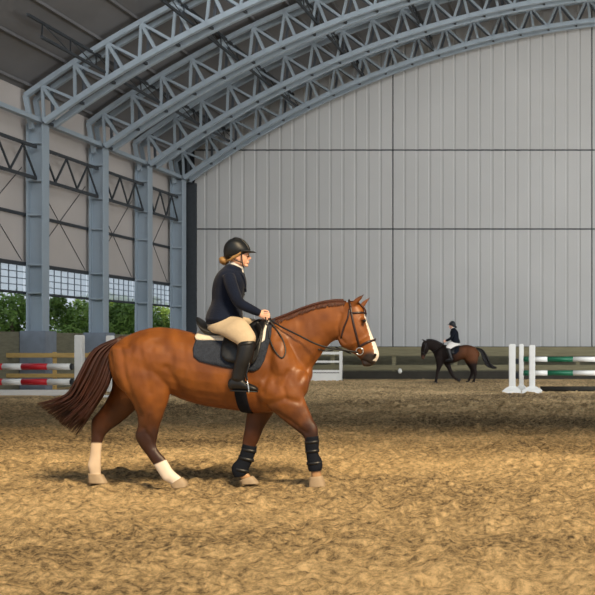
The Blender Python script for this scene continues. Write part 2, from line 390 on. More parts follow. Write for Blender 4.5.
# longitudinal lattice purlins
def purlin(X, r0, label, dz=.75):
    t = empty('lattice_purlin', (X, 37, 10)); th = math.acos((X-ACX)/(AR+TD*.9))
    a = arc(th, AR+TD-.05); b = arc(th, AR+TD-.05-dz)
    y0, y1 = 31.0, YB-.2
    for p, nm in ((a, 'upper_chord'), (b, 'lower_chord')):
        bm = B(); box(bm, p[0]-.035, p[0]+.035, y0, y1, p[1]-.04, p[1]+.04); obj(nm, bm, M['steel_dark'], t)
    bm = B(); n = 20
    for i in range(n):
        ya = y0+(y1-y0)*i/n; yb = y0+(y1-y0)*(i+1)/n
        p, q = (a, b) if i % 2 else (b, a); bar(bm, (p[0], ya, p[1]), (q[0], yb, q[1]), .03, .03)
    obj('lacing', bm, M['steel_dark'], t); tag(t, label, 'purlin', 'lattice purlins between the trusses')
for X, lb in ((-16.1, 'thin dark lattice purlin crossing the trusses lowest, nearest the left columns'), (-13.3, 'thin dark lattice purlin crossing the trusses above the rider, second up from the eaves'), (-10.4, 'thin dark lattice purlin crossing the trusses third up from the eaves'), (-7.3, 'thin dark lattice purlin crossing the trusses near the top of the picture'), (-4.0, 'thin dark lattice purlin crossing the trusses, highest and furthest right')): purlin(X, 0, lb)
# roof battens run along the hall under the lining
bm = B()
for i in range(24):
    th = a0+(math.pi/2-a0)*(i+.5)/18; x, z = arc(th, RO-.05); box(bm, x-.04, x+.04, 2.0, YB, z-.06, z+.03)
o = obj('trim_3', bm, M['roof']); tag(o, kind='structure')
# eaves lattice girders between columns + beam
for k, (ya, yb) in enumerate(zip(FR, FR[1:])):
    t = empty('eaves_girder', (XL-.25, (ya+yb)/2, 6.6)); x = XL-.2
    for nm, z in (('upper_chord', 7.75), ('lower_chord', 6.75)):
        for s in (0,):
            bm = B(); box(bm, x+s-.04, x+s+.04, ya+.24, yb-.24, z-.05, z+.05); obj(nm, bm, M['steel_dark'], t)
    n = 5
    for s in (0,):
        for i in range(n):
            p, q = ya+.26+(yb-ya-.52)*i/n, ya+.26+(yb-ya-.52)*(i+1)/n; z0, z1 = (6.8, 7.7) if i % 2 else (7.7, 6.8)
            bm = B(); bar(bm, (x+s, p, z0), (x+s, q, z1), .05, .05); obj('lacing_bar', bm, M['steel_dark'], t)
    tag(t, ['dark lattice girder between column tops nearest the camera', 'dark lattice girder at the eaves above the first white-lit window', 'dark lattice girder at the eaves above the middle window', 'dark lattice girder at the eaves beside the back wall corner'][k], 'girder', 'lattice girders between the columns')
t = B(); box(t, XL-.2, XL, 31, YB-.1, 8.52, 8.66); o = obj('eaves_beam', t, M['steel']); tag(o, 'long grey steel beam along the tops of the left columns', 'beam')
# cross bracing cables on the left wall
for k, (ya, yb) in enumerate(zip(FR, FR[1:])):
    t = empty('cross_bracing', (XW+.04, (ya+yb)/2, 3.8))
    for a, b in (((ya+.27, 4.12), (yb-.27, 7.1)), ((ya+.27, 7.1), (yb-.27, 4.12))):
        bm = B(); tube(bm, [(XW+.022, a[0], a[1]), (XW+.022, b[0], b[1])], .011, 6, 1); obj('brace_rod', bm, M['steel_dark'], t)
    tag(t, ['thin crossed bracing rods on the wall nearest the camera', 'thin crossed bracing rods on the wall over the widest window', 'thin crossed bracing rods on the wall over the middle window', 'thin crossed bracing rods on the wall bay beside the corner'][k], 'bracing', 'crossed rods on the left wall')

# ------------------------------------------------------------------ arena fence along the back wall
YF = 46.6
t = empty('arena_fence', (0, YF, 0))
for z0, z1 in ((.98, 1.36), (.38, .60)):
    bm = B(); box(bm, -17.0, 8, YF-.03, YF+.03, z0, z1, .008); obj('fence_rail', bm, M['rail'], t)
bm = B(); box(bm, -17.0, 8, YF+.02, YF+.08, -.05, .33); obj('kick_board', bm, M['dark_board'], t)
for i in range(9):
    x = at(394, 0, YF+.1).x+2.6*(i-4); bm = B(); box(bm, x-.08, x+.08, YF+.03, YF+.19, -.1, 1.3, .01); obj('fence_post', bm, M['rail'], t)
tag(t, 'long weathered olive wooden rail fence along the foot of the back wall', 'fence')
# left wooden fence section
t = empty('wooden_barrier', at(50, 390, 34.5))
YL = 34.2
for py0, py1 in ((353, 357.6), (373.6, 377.6)):
    a = at(-60, py0, YL); b = at(92, py1, YL); bm = B(); box(bm, a.x, b.x, YL-.03, YL+.03, b.z, a.z, .01); obj('rail', bm, M['yellow_wood'], t)
for px in (-20, 53.5, 90):
    a = at(px, 352, YL); bm = B(); box(bm, a.x-.05, a.x+.05, YL+.03, YL+.13, -.05, a.z, .01); obj('post', bm, M['yellow_wood'], t)
tag(t, 'yellowish pine two-rail barrier behind the red and white jump poles', 'barrier')
# ------------------------------------------------------------------ jumps
def standard(px, py_top, Y, wpx, label, basepx=10, group=None, foot=True, thin=False):
    b = at(px, 345, Y); x = b.x; wd = wpx*Y/F/2; t = empty('jump_standard', (x, Y, 0)); zt = at(px, py_top, Y).z
    bm = B(); box(bm, x-wd, x+wd, Y-wd, Y+wd, .1, zt, .02); obj('upright', bm, M['white'], t)
    if foot:
        bw = basepx*Y/F; bm = B(); r = []
        for z, f, g in ((-.01, 1, .28), (.07, .96, .26), (.13, .7, .18), (.19, .36, .13)): r.append([Vector((x+sx*bw*f, Y+sy*g, z)) for sx, sy in ((-1, -1), (1, -1), (1, 1), (-1, 1))])
        rings(bm, r); obj('base', bm, M['white'], t)
    tag(t, label, 'jump standard', group); return t
def pole(x0, x1, Y, z, bands, label, r=.075, capm=None, group=None):
    t = empty('jump_pole', ((x0+x1)/2, Y, z)); e = sorted(set([x0]+[b[0] for b in bands]+[x1]))
    for i, (a, b) in enumerate(zip(e, e[1:])):
        m_ = [q[1] for q in bands if q[0] <= a+1e-6][-1]; bm = B(); tube(bm, [(a, Y, z), (b, Y, z)], r, 16, 1); o = obj('painted_band', bm, m_, t)
        tag(o, {'red_paint': 'red band', 'green_paint': 'green band', 'white_paint': 'white band'}[m_.name])
        for p in o.data.polygons: p.use_smooth = len(p.vertices) == 4
    if capm:
        for x, s in ((x0, -1), (x1, 1)): bm = B(); tube(bm, [(x, Y, z), (x+s*.06, Y, z)], [r*1.02, r*.9], 6, 1); obj('end_cap', bm, capm, t)
    tag(t, label, 'jump pole', group); return t
def cup(x, Y, z, label):
    bm = B(); box(bm, x-.09, x+.09, Y-.02, Y+.02, z-.13, z-.02, .01); box(bm, x-.09, x+.09, Y-.16, Y, z-.13, z-.1, .01)
    o = obj('jump_cup', bm, M['black']); tag(o, label, 'jump cup', 'black cups on the jump standards'); return o
YR = 33.2; g = 'white standards of the green and white jump'
standard(512.3, 344, YR-.2, 6.4, 'white jump standard, leftmost of the three at the right edge', 9.6, g)
standard(521.4, 344, YR+1.3, 4.4, 'thin white jump upright between the two thicker standards', 5, g)
standard(532.2, 345, YR-.2, 5.8, 'white jump standard touching the green and white poles, closest to the right edge', 10, g)
standard(640, 345, YR-.2, 5.8, 'white jump standard holding the far ends of the green and white poles', 10, g)
for py, lb in ((359.3, 'green and white striped jump pole, upper of two at the right'), (373, 'green and white striped jump pole, lower of two at the right')):
    z = at(0, py, YR+.1).z; X = lambda p: at(p, 0, YR+.1).x
    pole(X(523.5), X(645), YR+.1, z, [(X(523.5), M['green']), (X(529), M['white']), (X(547.5), M['green']), (X(573), M['white']), (X(598), M['green']), (X(625), M['white'])], lb, .078, group='green and white jump poles')
    bm = B(); a = at(517.2, py, YR); box(bm, a.x-.06, a.x+.06, YR-.2, YR-.05, z-.14, z+.02, .01)
    o = obj('jump_cup', bm, M['black']); tag(o, 'black cup on the leftmost white standard, %s' % ('upper one' if py < 365 else 'lower one'), 'jump cup', 'black cups on the right jump')
bm = B(); a = at(540, 389, YR+1); b = at(600, 389, YR+1); tube(bm, [(a.x, YR+1.2, .06), (b.x, YR+1.2, .06)], .08, 12, 1); o = obj('ground_pole', bm, M['dark_board'], smooth=True); tag(o, 'dark pole lying on the sand behind the green and white jump', 'pole')
YJ = 31.3; X = lambda p: at(p, 0, YJ).x
g = 'white standards of the red and white jump'
standard(79.6, 335, YJ+.15, 7.6, 'white jump standard left of the horse tail', 10, g, foot=False)
standard(-34, 335, YJ+.15, 7.6, 'white jump standard at the far left end of the red and white poles', 10, g)
for py, lb in ((366.6, 'red and white striped jump pole, upper of two at the left'), (381.8, 'red and white striped jump pole, lower of two at the left')):
    z = at(0, py, YJ).z
    pole(X(-38), X(72.5), YJ-.1, z, [(X(-38), M['white']), (X(-18), M['red']), (X(5), M['white']), (X(24), M['red']), (X(50), M['white'])], lb, .09, M['black'], 'red and white jump poles')
bm = B(); box(bm, X(-30), X(80), YJ-.1, YJ+.28, -.02, .15, .02); o = obj('ground_board', bm, M['white']); tag(o, 'long white board on the sand under the red and white poles', 'ground board')
Y2 = 30.6
t = standard(110.2, 335.5, Y2+.6, 6.4, 'white jump standard half hidden behind the horse tail', 9, g, foot=False)
t = empty('jump_stand_foot', at(104, 397, Y2-.6)); a = at(95, 395.2, Y2-.6); b = at(114, 399.6, Y2-.6)
bm = B(); box(bm, a.x, b.x, Y2-.75, Y2-.45, -.03, a.z, .02); obj('foot_beam', bm, M['white'], t)
bm = B(); bar(bm, (at(105.5, 381, Y2).x, Y2-.5, .1), (at(110.5, 372, Y2).x, Y2+.35, .75), .12, .12); obj('strut', bm, M['white'], t); tag(t, 'white foot beam and strut on the sand right of the tail', 'jump foot')
a = at(162, 394, 31); b = at(183, 398, 31); bm = B(); box(bm, a.x, b.x, 30.85, 31.2, -.03, a.z, .02); o = obj('ground_block', bm, M['white']); tag(o, 'low white block on the sand seen just under the brown horse belly', 'ground block')
# white gate behind the horse neck
YG = 44.6; t = empty('jump_gate', at(325, 378, YG)); X = lambda p: at(p, 0, YG).x; Zp = lambda q: at(0, q, YG).z
for y0, y1 in ((351.8, 354.4), (360.6, 362.8), (370, 372.4)):
    bm = B(); box(bm, X(303), X(342.4), YG-.03, YG+.03, Zp(y1), Zp(y0)); obj('gate_rail', bm, M['white'], t)
bm = B(); box(bm, X(303), X(342.4), YG-.04, YG+.04, -.03, Zp(373.2)); obj('bottom_board', bm, M['white'], t)
for p in (304, 341): bm = B(); box(bm, X(p-1.4), X(p+1.4), YG-.05, YG+.05, -.03, Zp(351)); obj('gate_post', bm, M['white'], t)
tag(t, 'low white railed gate standing before the back fence behind the brown horse neck', 'gate')
bm = B(); a = at(400, 371, 46.55); ball(bm, a, .085, (1, .5, 1.3)); o = obj('fence_marker', bm, M['white'], smooth=True); tag(o, 'small pale round marker hanging on the back fence right of the horse nose', 'marker')

# ------------------------------------------------------------------ trees outside
def tree(x, y, h, w_, label):
    t = empty('tree', (x, y, -.35)); bm = B(); tube(bm, [(x, y, -.4), (x+.1, y, h*.35), (x-.05, y+.1, h*.7)], [.14, .1, .04], 8, 3); obj('trunk', bm, M['bark'], t, True)
    bm = B(); cl = [(random.gauss(0, .5)*w_, random.gauss(0, .42)*w_, h*(.02+.92*random.random()**1.15), w_*random.uniform(.22, .42)) for _ in range(34)]
    for _ in range(9000):
        c = random.choice(cl); v = Vector((random.gauss(0, 1), random.gauss(0, 1), random.gauss(0, 1))).normalized()*c[3]*random.uniform(.55, 1.05)
        p = Vector((x+c[0], y+c[1], max(c[2]-.3, 0)))+v; s = random.uniform(.05, .11)
        a = Vector((random.gauss(0, 1), random.gauss(0, 1), random.gauss(0, .6))).normalized(); b = a.cross(v).normalized() if a.cross(v).length > 1e-3 else Vector((1, 0, 0))
        vs = [bm.verts.new(p+q) for q in (-a*s, b*s*.5, a*s, -b*s*.5)]; bm.faces.new(vs)
    obj('foliage', bm, M['leaf'], t); tag(t, label, 'tree', 'trees outside the left wall')
for px, Y, h, w_, lb in ((66, 43, 3.9, 1.3, 'green leafy tree seen through the widest window opening, left part'), (82, 48, 4.0, 1.35, 'green leafy tree seen through the widest window opening, right part'), (118, 48.5, 3.9, 1.2, 'green leafy tree seen at the left of the second window opening'), (130, 52.5, 4.1, 1.4, 'green leafy tree seen at the right of the second window opening'),
    (162, 57.5, 4.2, 1.5, 'dark green tree seen through the narrow far window'), (10, 40.5, 4.0, 1.4, 'green leafy tree outside at the far left edge behind the leftmost column'), (100, 58, 4.6, 1.8, 'taller leafy tree in the second row outside the windows'), (140, 64, 4.9, 1.9, 'taller leafy tree in the second row nearest the back wall corner')): tree(at(px, 0, Y).x, Y, h*.95, w_, lb)

# ------------------------------------------------------------------ horses
def lerp(a, b, t): return a+(b-a)*np.clip(t, 0, 1)[..., None]
def paint(me, fn):
    n = len(me.vertices); co = np.empty(n*3); me.vertices.foreach_get('co', co); co = co.reshape(-1, 3)
    col = np.ones((n, 4)); col[:, :3] = fn(co); at_ = me.color_attributes.new('coat', 'FLOAT_COLOR', 'POINT'); at_.data.foreach_set('color', col.ravel())
def hoof(name, Mp, secs, m_, par, side=1):
    bm = B(); loft(bm, secs, Mp, 3, 18, side=side, sq=2.4, cap=False); return obj(name, bm, m_, par, True)

# --- chestnut horse -------------------------------------------------
trunk = [(111, 350, 112, 370, .08), (117, 343, 121, 388, .19), (130, 334.5, 136, 398, .255), (145, 329, 152, 398, .285), (160, 327, 168, 394, .29), (178, 329, 187, 401, .30),
         (197, 333, 205, 406, .315), (215, 335, 223, 409, .32), (235, 334, 239, 411, .31), (254, 329, 253, 413, .28), (270, 322, 268, 413, .245), (283, 322, 283, 411, .22),
         (295, 338, 295, 406, .20), (304, 356, 302, 398, .15), (309, 366, 306, 386, .09)]
neck = [(258, 327, 284, 402, .17), (272, 321, 302, 388, .15), (288, 315.5, 313, 367, .12), (304, 309, 322, 354, .098), (320, 304, 330, 344, .082), (334, 301.5, 338, 340, .078), (344, 302, 345, 340, .075)]
head = [(346, 302, 336, 326, .05), (355, 301.5, 336.5, 337, .088), (363, 308, 341, 344, .104), (366.3, 320, 348, 350, .102), (370.2, 330, 354, 354, .078), (374.6, 340, 358.5, 357.5, .060), (378.4, 349.5, 361.5, 361.5, .056), (379.3, 356.0, 363.5, 365, .050), (376.8, 361.5, 366.5, 366, .036)]
hindN = [(112, 347, 168, 358, .10, -.17), (113, 366, 172, 378, .125, -.17), (119, 384, 170, 392, .12, -.17), (129, 398, 167, 405, .095, -.165), (136, 411, 162.5, 418, .068, -.16), (138, 424, 159, 428.5, .052, -.15), (135, 436, 157, 440, .045, -.15),
         (140, 446, 157, 447.5, .038, -.15), (147, 456, 160.5, 453, .033, -.15), (153, 464, 166, 459, .036, -.15), (160, 475, 172, 468.5, .037, -.15), (165, 481, 176, 473, .042, -.15), (171, 484, 180, 476, .035, -.15), (175, 486, 183, 479, .036, -.15)]
hindF = [(113, 350, 165, 360, .10, .15), (112, 370, 166, 380, .12, .15), (112, 388, 150, 398, .10, .15), (106, 401, 137, 409, .075, .15), (99, 411, 122, 422, .055, .15), (91.5, 420, 110, 431, .047, .15), (91.5, 431, 104, 438, .04, .15), (91, 443, 102, 444, .036, .15), (89.5, 456, 101, 457, .034, .15), (87.5, 465, 101, 467, .042, .15), (89, 471, 101, 474, .035, .15), (90, 475, 103, 477, .036, .15)]
foreN = [(262, 368, 304, 370, .08, -.14), (263, 390, 304, 395, .095, -.15), (268, 406, 306, 402, .085, -.15), (281, 419, 309, 410, .065, -.15), (294, 429, 313.5, 420, .052, -.15), (303.5, 437, 318, 429, .047, -.15), (306, 446, 317.5, 443, .036, -.15), (307.5, 457, 317, 456, .032, -.15), (308, 466, 320, 465, .04, -.15), (311, 473, 321, 472, .034, -.15), (311.5, 477, 321.5, 476.5, .036, -.15)]
foreF = [(258, 370, 300, 370, .08, .13), (252, 395, 290, 396, .09, .14), (247, 412, 275, 412, .075, .14), (245, 425, 264, 428, .055, .14), (243, 437, 258.5, 441, .047, .14), (241.5, 448, 254, 451, .036, .14), (238, 459, 250, 463, .032, .14), (233.5, 468, 247.5, 472, .04, .14), (238, 474.5, 248, 473, .034, .14), (241.5, 479.5, 251, 475.5, .034, .14)]
bm = B()
for s in (trunk, neck, head, hindN, hindF, foreN, foreF): loft(bm, s, M1)
# muscle masses
ball(bm, M1(150, 360, -.11), 1, (.28, .19, .28), .5); ball(bm, M1(150, 360, .11), 1, (.28, .19, .28), .5)
ball(bm, M1(160, 383, -.14), 1, (.10, .13, .17), .2)
for s in (-1, 1):
    ball(bm, M1(281, 362, .10*s), 1, (.17, .15, .32), -.35); ball(bm, M1(296, 385, .10*s), 1, (.13, .105, .17), .2); ball(bm, M1(270, 388, .13*s), 1, (.16, .13, .17))
    ball(bm, M1(363.5, 319.5, .082*s), 1, (.032, .022, .02), .4)
    ball(bm, M1(348, 338, .06*s), 1, (.105, .045, .11), 0)
    ball(bm, M1(374.5, 355.5, .042*s), 1, (.028, .016, .024))
    ball(bm, M1(364.8, 364.2, .012*s), 1, (.034, .03, .022), .7)
    tube(bm, [M1(a, b, y*s) for a, b, y in (((351.5, 306, .05), (356.5, 301, .062), (361, 297, .066), (365, 293.3, .064)) if s < 0 else ((360, 309, .05), (363.5, 304, .062), (367, 300.3, .066), (370.8, 296.8, .064)))], [.023, .027, .018, .005], 12, 4, .6)
me = fuse(bm, .0095, 12, .6)
bm = B(); loft(bm, trunk, M1); tm = bpy.data.meshes.new('t'); bm.to_mesh(tm); bm.free(); tb = bvh(tm); bpy.data.meshes.remove(tm)
def crease(me, lines, y0=11):
    n = len(me.vertices); co = np.empty(n*3); me.vertices.foreach_get('co', co); co = co.reshape(-1, 3)
    nr = np.array([v.normal[:] for v in me.vertices]); Y = co[:, 1]; px = CX+co[:, 0]*F/Y; py = CY-(co[:, 2]-H)*F/Y
    # far side uses the same lines: measure it as seen mirrored
    Ym = 2*y0-np.abs(Y-y0)-y0; Ym = y0-np.abs(Y-y0); px = CX+co[:, 0]*F/Ym; py = CY-(co[:, 2]-H)*F/Ym; d = np.zeros(n)
    for pts, dep, wd in lines:
        best = np.full(n, 1e9)
        for (x1, y1), (x2, y2) in zip(pts, pts[1:]):
            vx, vy = x2-x1, y2-y1; t = np.clip(((px-x1)*vx+(py-y1)*vy)/(vx*vx+vy*vy), 0, 1); best = np.minimum(best, np.hypot(px-x1-t*vx, py-y1-t*vy))
        d += dep*np.exp(-(best/wd)**2)*np.clip(np.abs(nr[:, 1])*1.6-.2, 0, 1)
    d += .006*(vnoise(px*.09, py*.09, 21)-.5)+.004*(vnoise(px*.25, py*.16, 22)-.5)
    co = co+nr*d[:, None]; me.vertices.foreach_set('co', co.ravel()); me.update()
crease(me, [([(266, 336), (271, 352), (268, 372), (262, 392)], -.014, 3.5), ([(334, 342), (322, 352), (310, 366), (301, 380)], -.012, 3), ([(300, 322), (292, 345), (294, 368)], -.008, 5),
    ([(166, 368), (174, 382), (180, 397)], -.018, 4), ([(121, 348), (124, 372), (131, 396), (141, 416)], -.011, 3), ([(139, 350), (146, 372), (150, 392)], -.007, 3.5), ([(160, 340), (170, 352), (172, 366)], -.010, 5),
    ([(270, 404), (284, 399), (298, 402)], -.012, 3), ([(276, 412), (292, 422), (306, 433)], -.007, 2), ([(288, 372), (283, 386), (286, 398)], -.012, 3), ([(284, 340), (279, 360), (281, 378)], .012, 5), ([(250, 340), (246, 370), (250, 400)], -.006, 5),
    ([(345, 343), (338.5, 336), (337.5, 326), (341, 314)], -.008, 1.6), ([(352, 344), (360, 341), (366, 337)], .005, 1.3), ([(353, 349), (362, 345)], -.006, 1.8), ([(359.5, 359.5), (364, 360.6), (371, 364)], -.009, 1.1), ([(360, 318), (368, 317.5)], -.006, 1.2), ([(362, 326), (367, 332)], -.006, 1.8),
    ([(144, 428), (152, 440), (154, 448)], -.006, 2), ([(150, 414), (147, 430)], .006, 2.5), ([(305, 440), (313, 441)], .006, 1.5), ([(200, 395), (225, 400), (245, 404)], -.006, 3)])
def coat1(co):
    Y = co[:, 1]; px = CX+co[:, 0]*F/Y; py = CY-(co[:, 2]-H)*F/Y; n = len(px)
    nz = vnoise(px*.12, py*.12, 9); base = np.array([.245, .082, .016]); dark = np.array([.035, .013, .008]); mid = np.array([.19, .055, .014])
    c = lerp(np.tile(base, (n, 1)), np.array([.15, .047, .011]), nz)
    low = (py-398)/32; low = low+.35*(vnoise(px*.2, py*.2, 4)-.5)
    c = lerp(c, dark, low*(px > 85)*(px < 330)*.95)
    c = lerp(c, mid, np.clip((py-385)/25, 0, 1)*((px > 165) & (px < 260))*.5)  # lower belly darkened, its shade painted into the coat
    farleg_shade = (Y > 11.06)*np.clip((py-385)/20, 0, 1); c = lerp(c, dark*1.3, farleg_shade*.6)  # far-side legs darkened: shade painted into the coat colour
    mz = (px-(352-(350-py)*.0)); d = ((px-375)*.45+(py-362)*.9); c = lerp(c, np.array([.022, .016, .015]), (px > 335)*np.clip(2.2-1.7*np.hypot((px-369.5)/9.5, (py-360.5)/9), 0, 1))
    c = lerp(c, dark, (px > 355)*np.clip((300-py)/5, 0, 1))
    c = lerp(c, mid*.5, np.clip(1-np.hypot(px-365, py-321)/5.0, 0, 1)*1.3)
    c = lerp(c, np.array([.62, .33, .10]), np.clip(1-np.abs(py-372)/30, 0, 1)*0)
    # blaze: a strip on the front of the face
    t = np.clip((py-312)/48, 0, 1); fx = 364.5+t*15; w0 = .022+.02*t
    bl = (np.abs(Y-11) < w0)*(px > fx-7.0)*(py > 313)*(py < 361); c = lerp(c, np.array([.8, .75, .7]), bl.astype(float))
    bl2 = (px > fx-1.9-t*.9)*(np.abs(Y-11) < .05)*(py > 318)*(py < 359); c = lerp(c, np.array([.8, .75, .7]), bl2.astype(float))
    # white stockings
    e1 = (py-(459+(167-px)*.42)); s1 = (px > 145)*(px < 200)*np.clip(e1*1.5, 0, 1)
    s2 = (px < 112)*np.clip((py-442.5)*1.5, 0, 1); c = lerp(c, np.array([.74, .64, .54]), s1); c = lerp(c, np.array([.66, .52, .38]), s2)
    ps = ((px > 225)*np.clip((py-470)/4, 0, 1)); c = lerp(c, np.array([.42, .24, .12]), ps)
    return c
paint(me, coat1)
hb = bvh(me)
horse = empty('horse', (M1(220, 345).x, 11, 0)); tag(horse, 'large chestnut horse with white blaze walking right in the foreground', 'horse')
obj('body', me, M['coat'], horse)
hoof('hoof', M1, [(170.5, 485, 182.5, 477, .042, -.15), (172, 487.2, 187, 482, .05, -.15), (172.5, 488, 188.5, 487.2, .054, -.15)], M['hoof'], horse)
hoof('hoof', M1, [(88, 473, 103, 474.5, .042, .15), (88.5, 478, 105.5, 479, .05, .15), (89, 483, 108, 483.5, .055, .15)], M['hoof'], horse)
hoof('hoof', M1, [(309.5, 477, 322.5, 475.5, .042, -.15), (309, 482, 324.5, 481, .05, -.15), (308.5, 487.3, 326, 487, .054, -.15)], M['hoof'], horse)
hoof('hoof', M1, [(239.5, 480.5, 252.5, 475.5, .042, .14), (241, 482.5, 256.5, 479.5, .05, .14), (241.5, 484, 259.5, 483.6, .054, .14)], M['hoof'], horse)
for s in (-1, 1):
    bm = B(); ball(bm, M1(364.3, 320.8, .099*s), 1, (.019, .012, .015)); obj('eye', bm, M['eye'], horse, True)
    bm = B(); ball(bm, M1(375.3, 355, .055*s), 1, (.013, .007, .017), .4); obj('nostril', bm, M['eye'], horse, True)
# leg boots on the forelegs
def leg_boot(secs, straps, yo):
    bm = B(); loft(bm, secs, M1, 5, 20, sq=2.2, cap=False); b = obj('leg_boot', bm, M['blackcloth'], horse, True)
    for q in straps: bm = B(); loft(bm, [(q[0], q[1], q[2], q[3], q[4], yo), (q[0]-.1, q[1]+3, q[2]-.1, q[3]+3, q[4], yo)], M1, 1, 20, cap=False); obj('strap', bm, M['leather'], b, True)
leg_boot([(305.5, 437, 318.5, 436, .05, -.15), (305, 446, 318.8, 445, .05, -.15), (306.5, 455, 318.5, 454, .047, -.15), (307.3, 461, 321.5, 459.5, .054, -.15), (308, 468, 322.4, 466, .054, -.15), (309.5, 471.5, 321.5, 470, .048, -.15)], [(304.6, 441, 319.3, 440, .053), (305.3, 450, 319.3, 449, .053), (306.6, 462, 322.4, 461, .058)], -.15)
leg_boot([(243, 443.5, 257, 447, .05, .14), (241, 451, 254.5, 455, .05, .14), (237.5, 459, 251.5, 463, .048, .14), (232.6, 465, 248.5, 469.5, .054, .14), (232, 471, 247.5, 474.5, .054, .14), (234.5, 477, 245.5, 476, .045, .14)], [(241.6, 447, 256.6, 450, .053), (238.6, 455, 254, 459, .053), (232.6, 466, 249, 470, .057)], .14)
# mane + forelock + tail
def strands(bm, roots, n, fn, rad, sub=4):
    for i in range(n): p = fn(i, random.random()); tube(bm, p, [rad*.6, rad, rad*.8, rad*.12][:len(p)] if len(p) == 4 else rad, 5, sub)
bm = B(); crest = [(272, 321), (288, 315), (304, 308.5), (320, 303.3), (334, 300.6), (346, 300)]
def cp(t): 
    q = [np.array(c, float) for c in crest]; return cr(q, t*(len(q)-1)*.999)
def mane(i, r):
    t = (i+random.random())/260; a = cp(t); L_ = random.uniform(2.5, 6); dx = random.uniform(-3.5, -1)
    pts = [M1(a[0], a[1]+1.2, .012*random.uniform(-1, 1))]
    for f in (.3, .65, 1): pts.append(surf(hb, a[0]+dx*f, a[1]+1+L_*f, -1, .004+.004*random.random()))
    return pts
def surf(tree_, px, py, side, off, Mp=M1, ydef=.1):
    yo = -ydef; h = None
    for _ in range(3):
        p = Mp(px, py, yo); h = tree_.ray_cast(Vector((p.x, Mp.y0-2, p.z)), Vector((0, 1, 0)))
        if h[0] is None: return Vector((p.x, Mp.y0, p.z))
        if h[0].y-Mp.y0 < 0: yo = h[0].y-Mp.y0
    if side > 0:
        h = tree_.ray_cast(Vector((p.x, Mp.y0+2, p.z)), Vector((0, -1, 0)))
    return h[0]+h[1]*off
strands(bm, None, 260, mane, .0075, 2)
loft(bm, [(a-3, b+2.0, a-3, b-1.2, .014) for a, b in crest], M1, 3, 10)
obj('mane', bm, M['mane'], horse, True)
bm = B()
def tailf(i, r):
    u = random.random(); v = random.uniform(-1, 1); y = random.gauss(0, .045)
    e = random.uniform(.55, 1.0)
    P_ = [(121+v, 337+2*random.random()), (lerp1(95, 116, u), lerp1(349, 358, u)), (lerp1(79, 108, u), lerp1(374, 386, u)), (lerp1(68, 94, u)+v*2, lerp1(394, 408, u)), (lerp1(40, 74, u)+v*5, lerp1(406, 434, u)+v*3)]
    if e < .8: P_[4] = ((P_[3][0]*.5+P_[4][0]*.5), (P_[3][1]*.5+P_[4][1]*.5))
    return [M1(a, b, y*k) for (a, b), k in zip(P_, (.3, 1, 1.5, 1.7, 2.0))]
def lerp1(a, b, t): return a+(b-a)*t
for i in range(560): tube(bm, tailf(i, 0), [.008, .010, .009, .007, .0012], 5, 4)
loft(bm, [(124, 335.5, 121, 346, .035), (112, 340, 113, 354, .045), (99, 350, 107, 362, .055), (88, 366, 101, 376, .06), (80, 382, 94, 392, .05), (70, 399, 84, 407, .03)], M1)
obj('tail', bm, M['tail'], horse, True)
bm = B(); 
for i in range(30): tube(bm, [M1(349+random.random()*3, 301.5, random.uniform(-.02, .02)), M1(357, 302, random.uniform(-.025, .025)), M1(364.5, 308+random.random()*2, random.uniform(-.02, .02)), M1(366.5, 313+random.random()*4, random.uniform(-.015, .015))], [.005, .006, .005, .001], 5, 3)
obj('forelock', bm, M['mane'], horse, True)

# --- bridle (top-level: it lies on the horse) ------------------------
br = empty('bridle', M1(360, 345)); tag(br, 'dark leather bridle with silver bit rings on the chestnut horse head', 'bridle')
def strap(name, pts, par, r=.0115, side=0, m_=None, off=.005, flat=.45, tree_=None, Mp=M1, sub=3):
    for s in ((-1, 1) if side == 0 else (side,)):
        q = [surf(tree_ or hb, a, b, s, off, Mp) for a, b in pts]; bm = B(); tube(bm, q, r, 8, sub, flat, flatdir=(0, 1, 0)); obj(name, bm, m_ or M['bridle'], par, True)
strap('cheekpiece', [(350.5, 306), (351.5, 314), (354, 326), (357, 338), (359.5, 347)], br)
strap('throat_latch', [(349.5, 309), (348, 318), (344, 328), (341.5, 338)], br, .009)
strap('browband', [(351, 313.5), (356, 313), (361, 312.8), (363.6, 313)], br, .012)
strap('noseband', [(358.6, 347.5), (364, 344), (369, 341.5), (373, 340)], br, .0125)
def hoop(name, pts, par, r):
    bm = B(); tube(bm, pts, r, 8, 4, .6); obj(name, bm, M['bridle'], par, True)
hoop('headpiece', [surf(hb, 350.5, 306.5, -1, .006), M1(349.5, 301.8, -.04), M1(349, 299.8, 0), M1(349.5, 301.8, .04), surf(hb, 350.5, 306.5, 1, .006)], br, .010)
hoop('noseband_front', [surf(hb, 373, 340, -1, .005), M1(375, 339.3, -.025), M1(375.6, 339, 0), M1(375, 339.3, .025), surf(hb, 373, 340, 1, .005)], br, .009)
hoop('browband_front', [surf(hb, 363.2, 313, -1, .005), M1(366, 313.5, -.03), M1(366.4, 313.6, 0), M1(366, 313.5, .03), surf(hb, 363.2, 313, 1, .005)], br, .008)
for s in (-1, 1):
    c = surf(hb, 360, 351, s, .012); bm = B(); R = [c+Vector((math.cos(a)*.036, 0, math.sin(a)*.036)) for a in [k*2*math.pi/20 for k in range(21)]]
    tube(bm, R, .0055, 8, 1); o = obj('bit_ring', bm, M['chrome'], br, True); tag(o, 'silver bit ring')
HN = M1(265, 316.5, -.10)
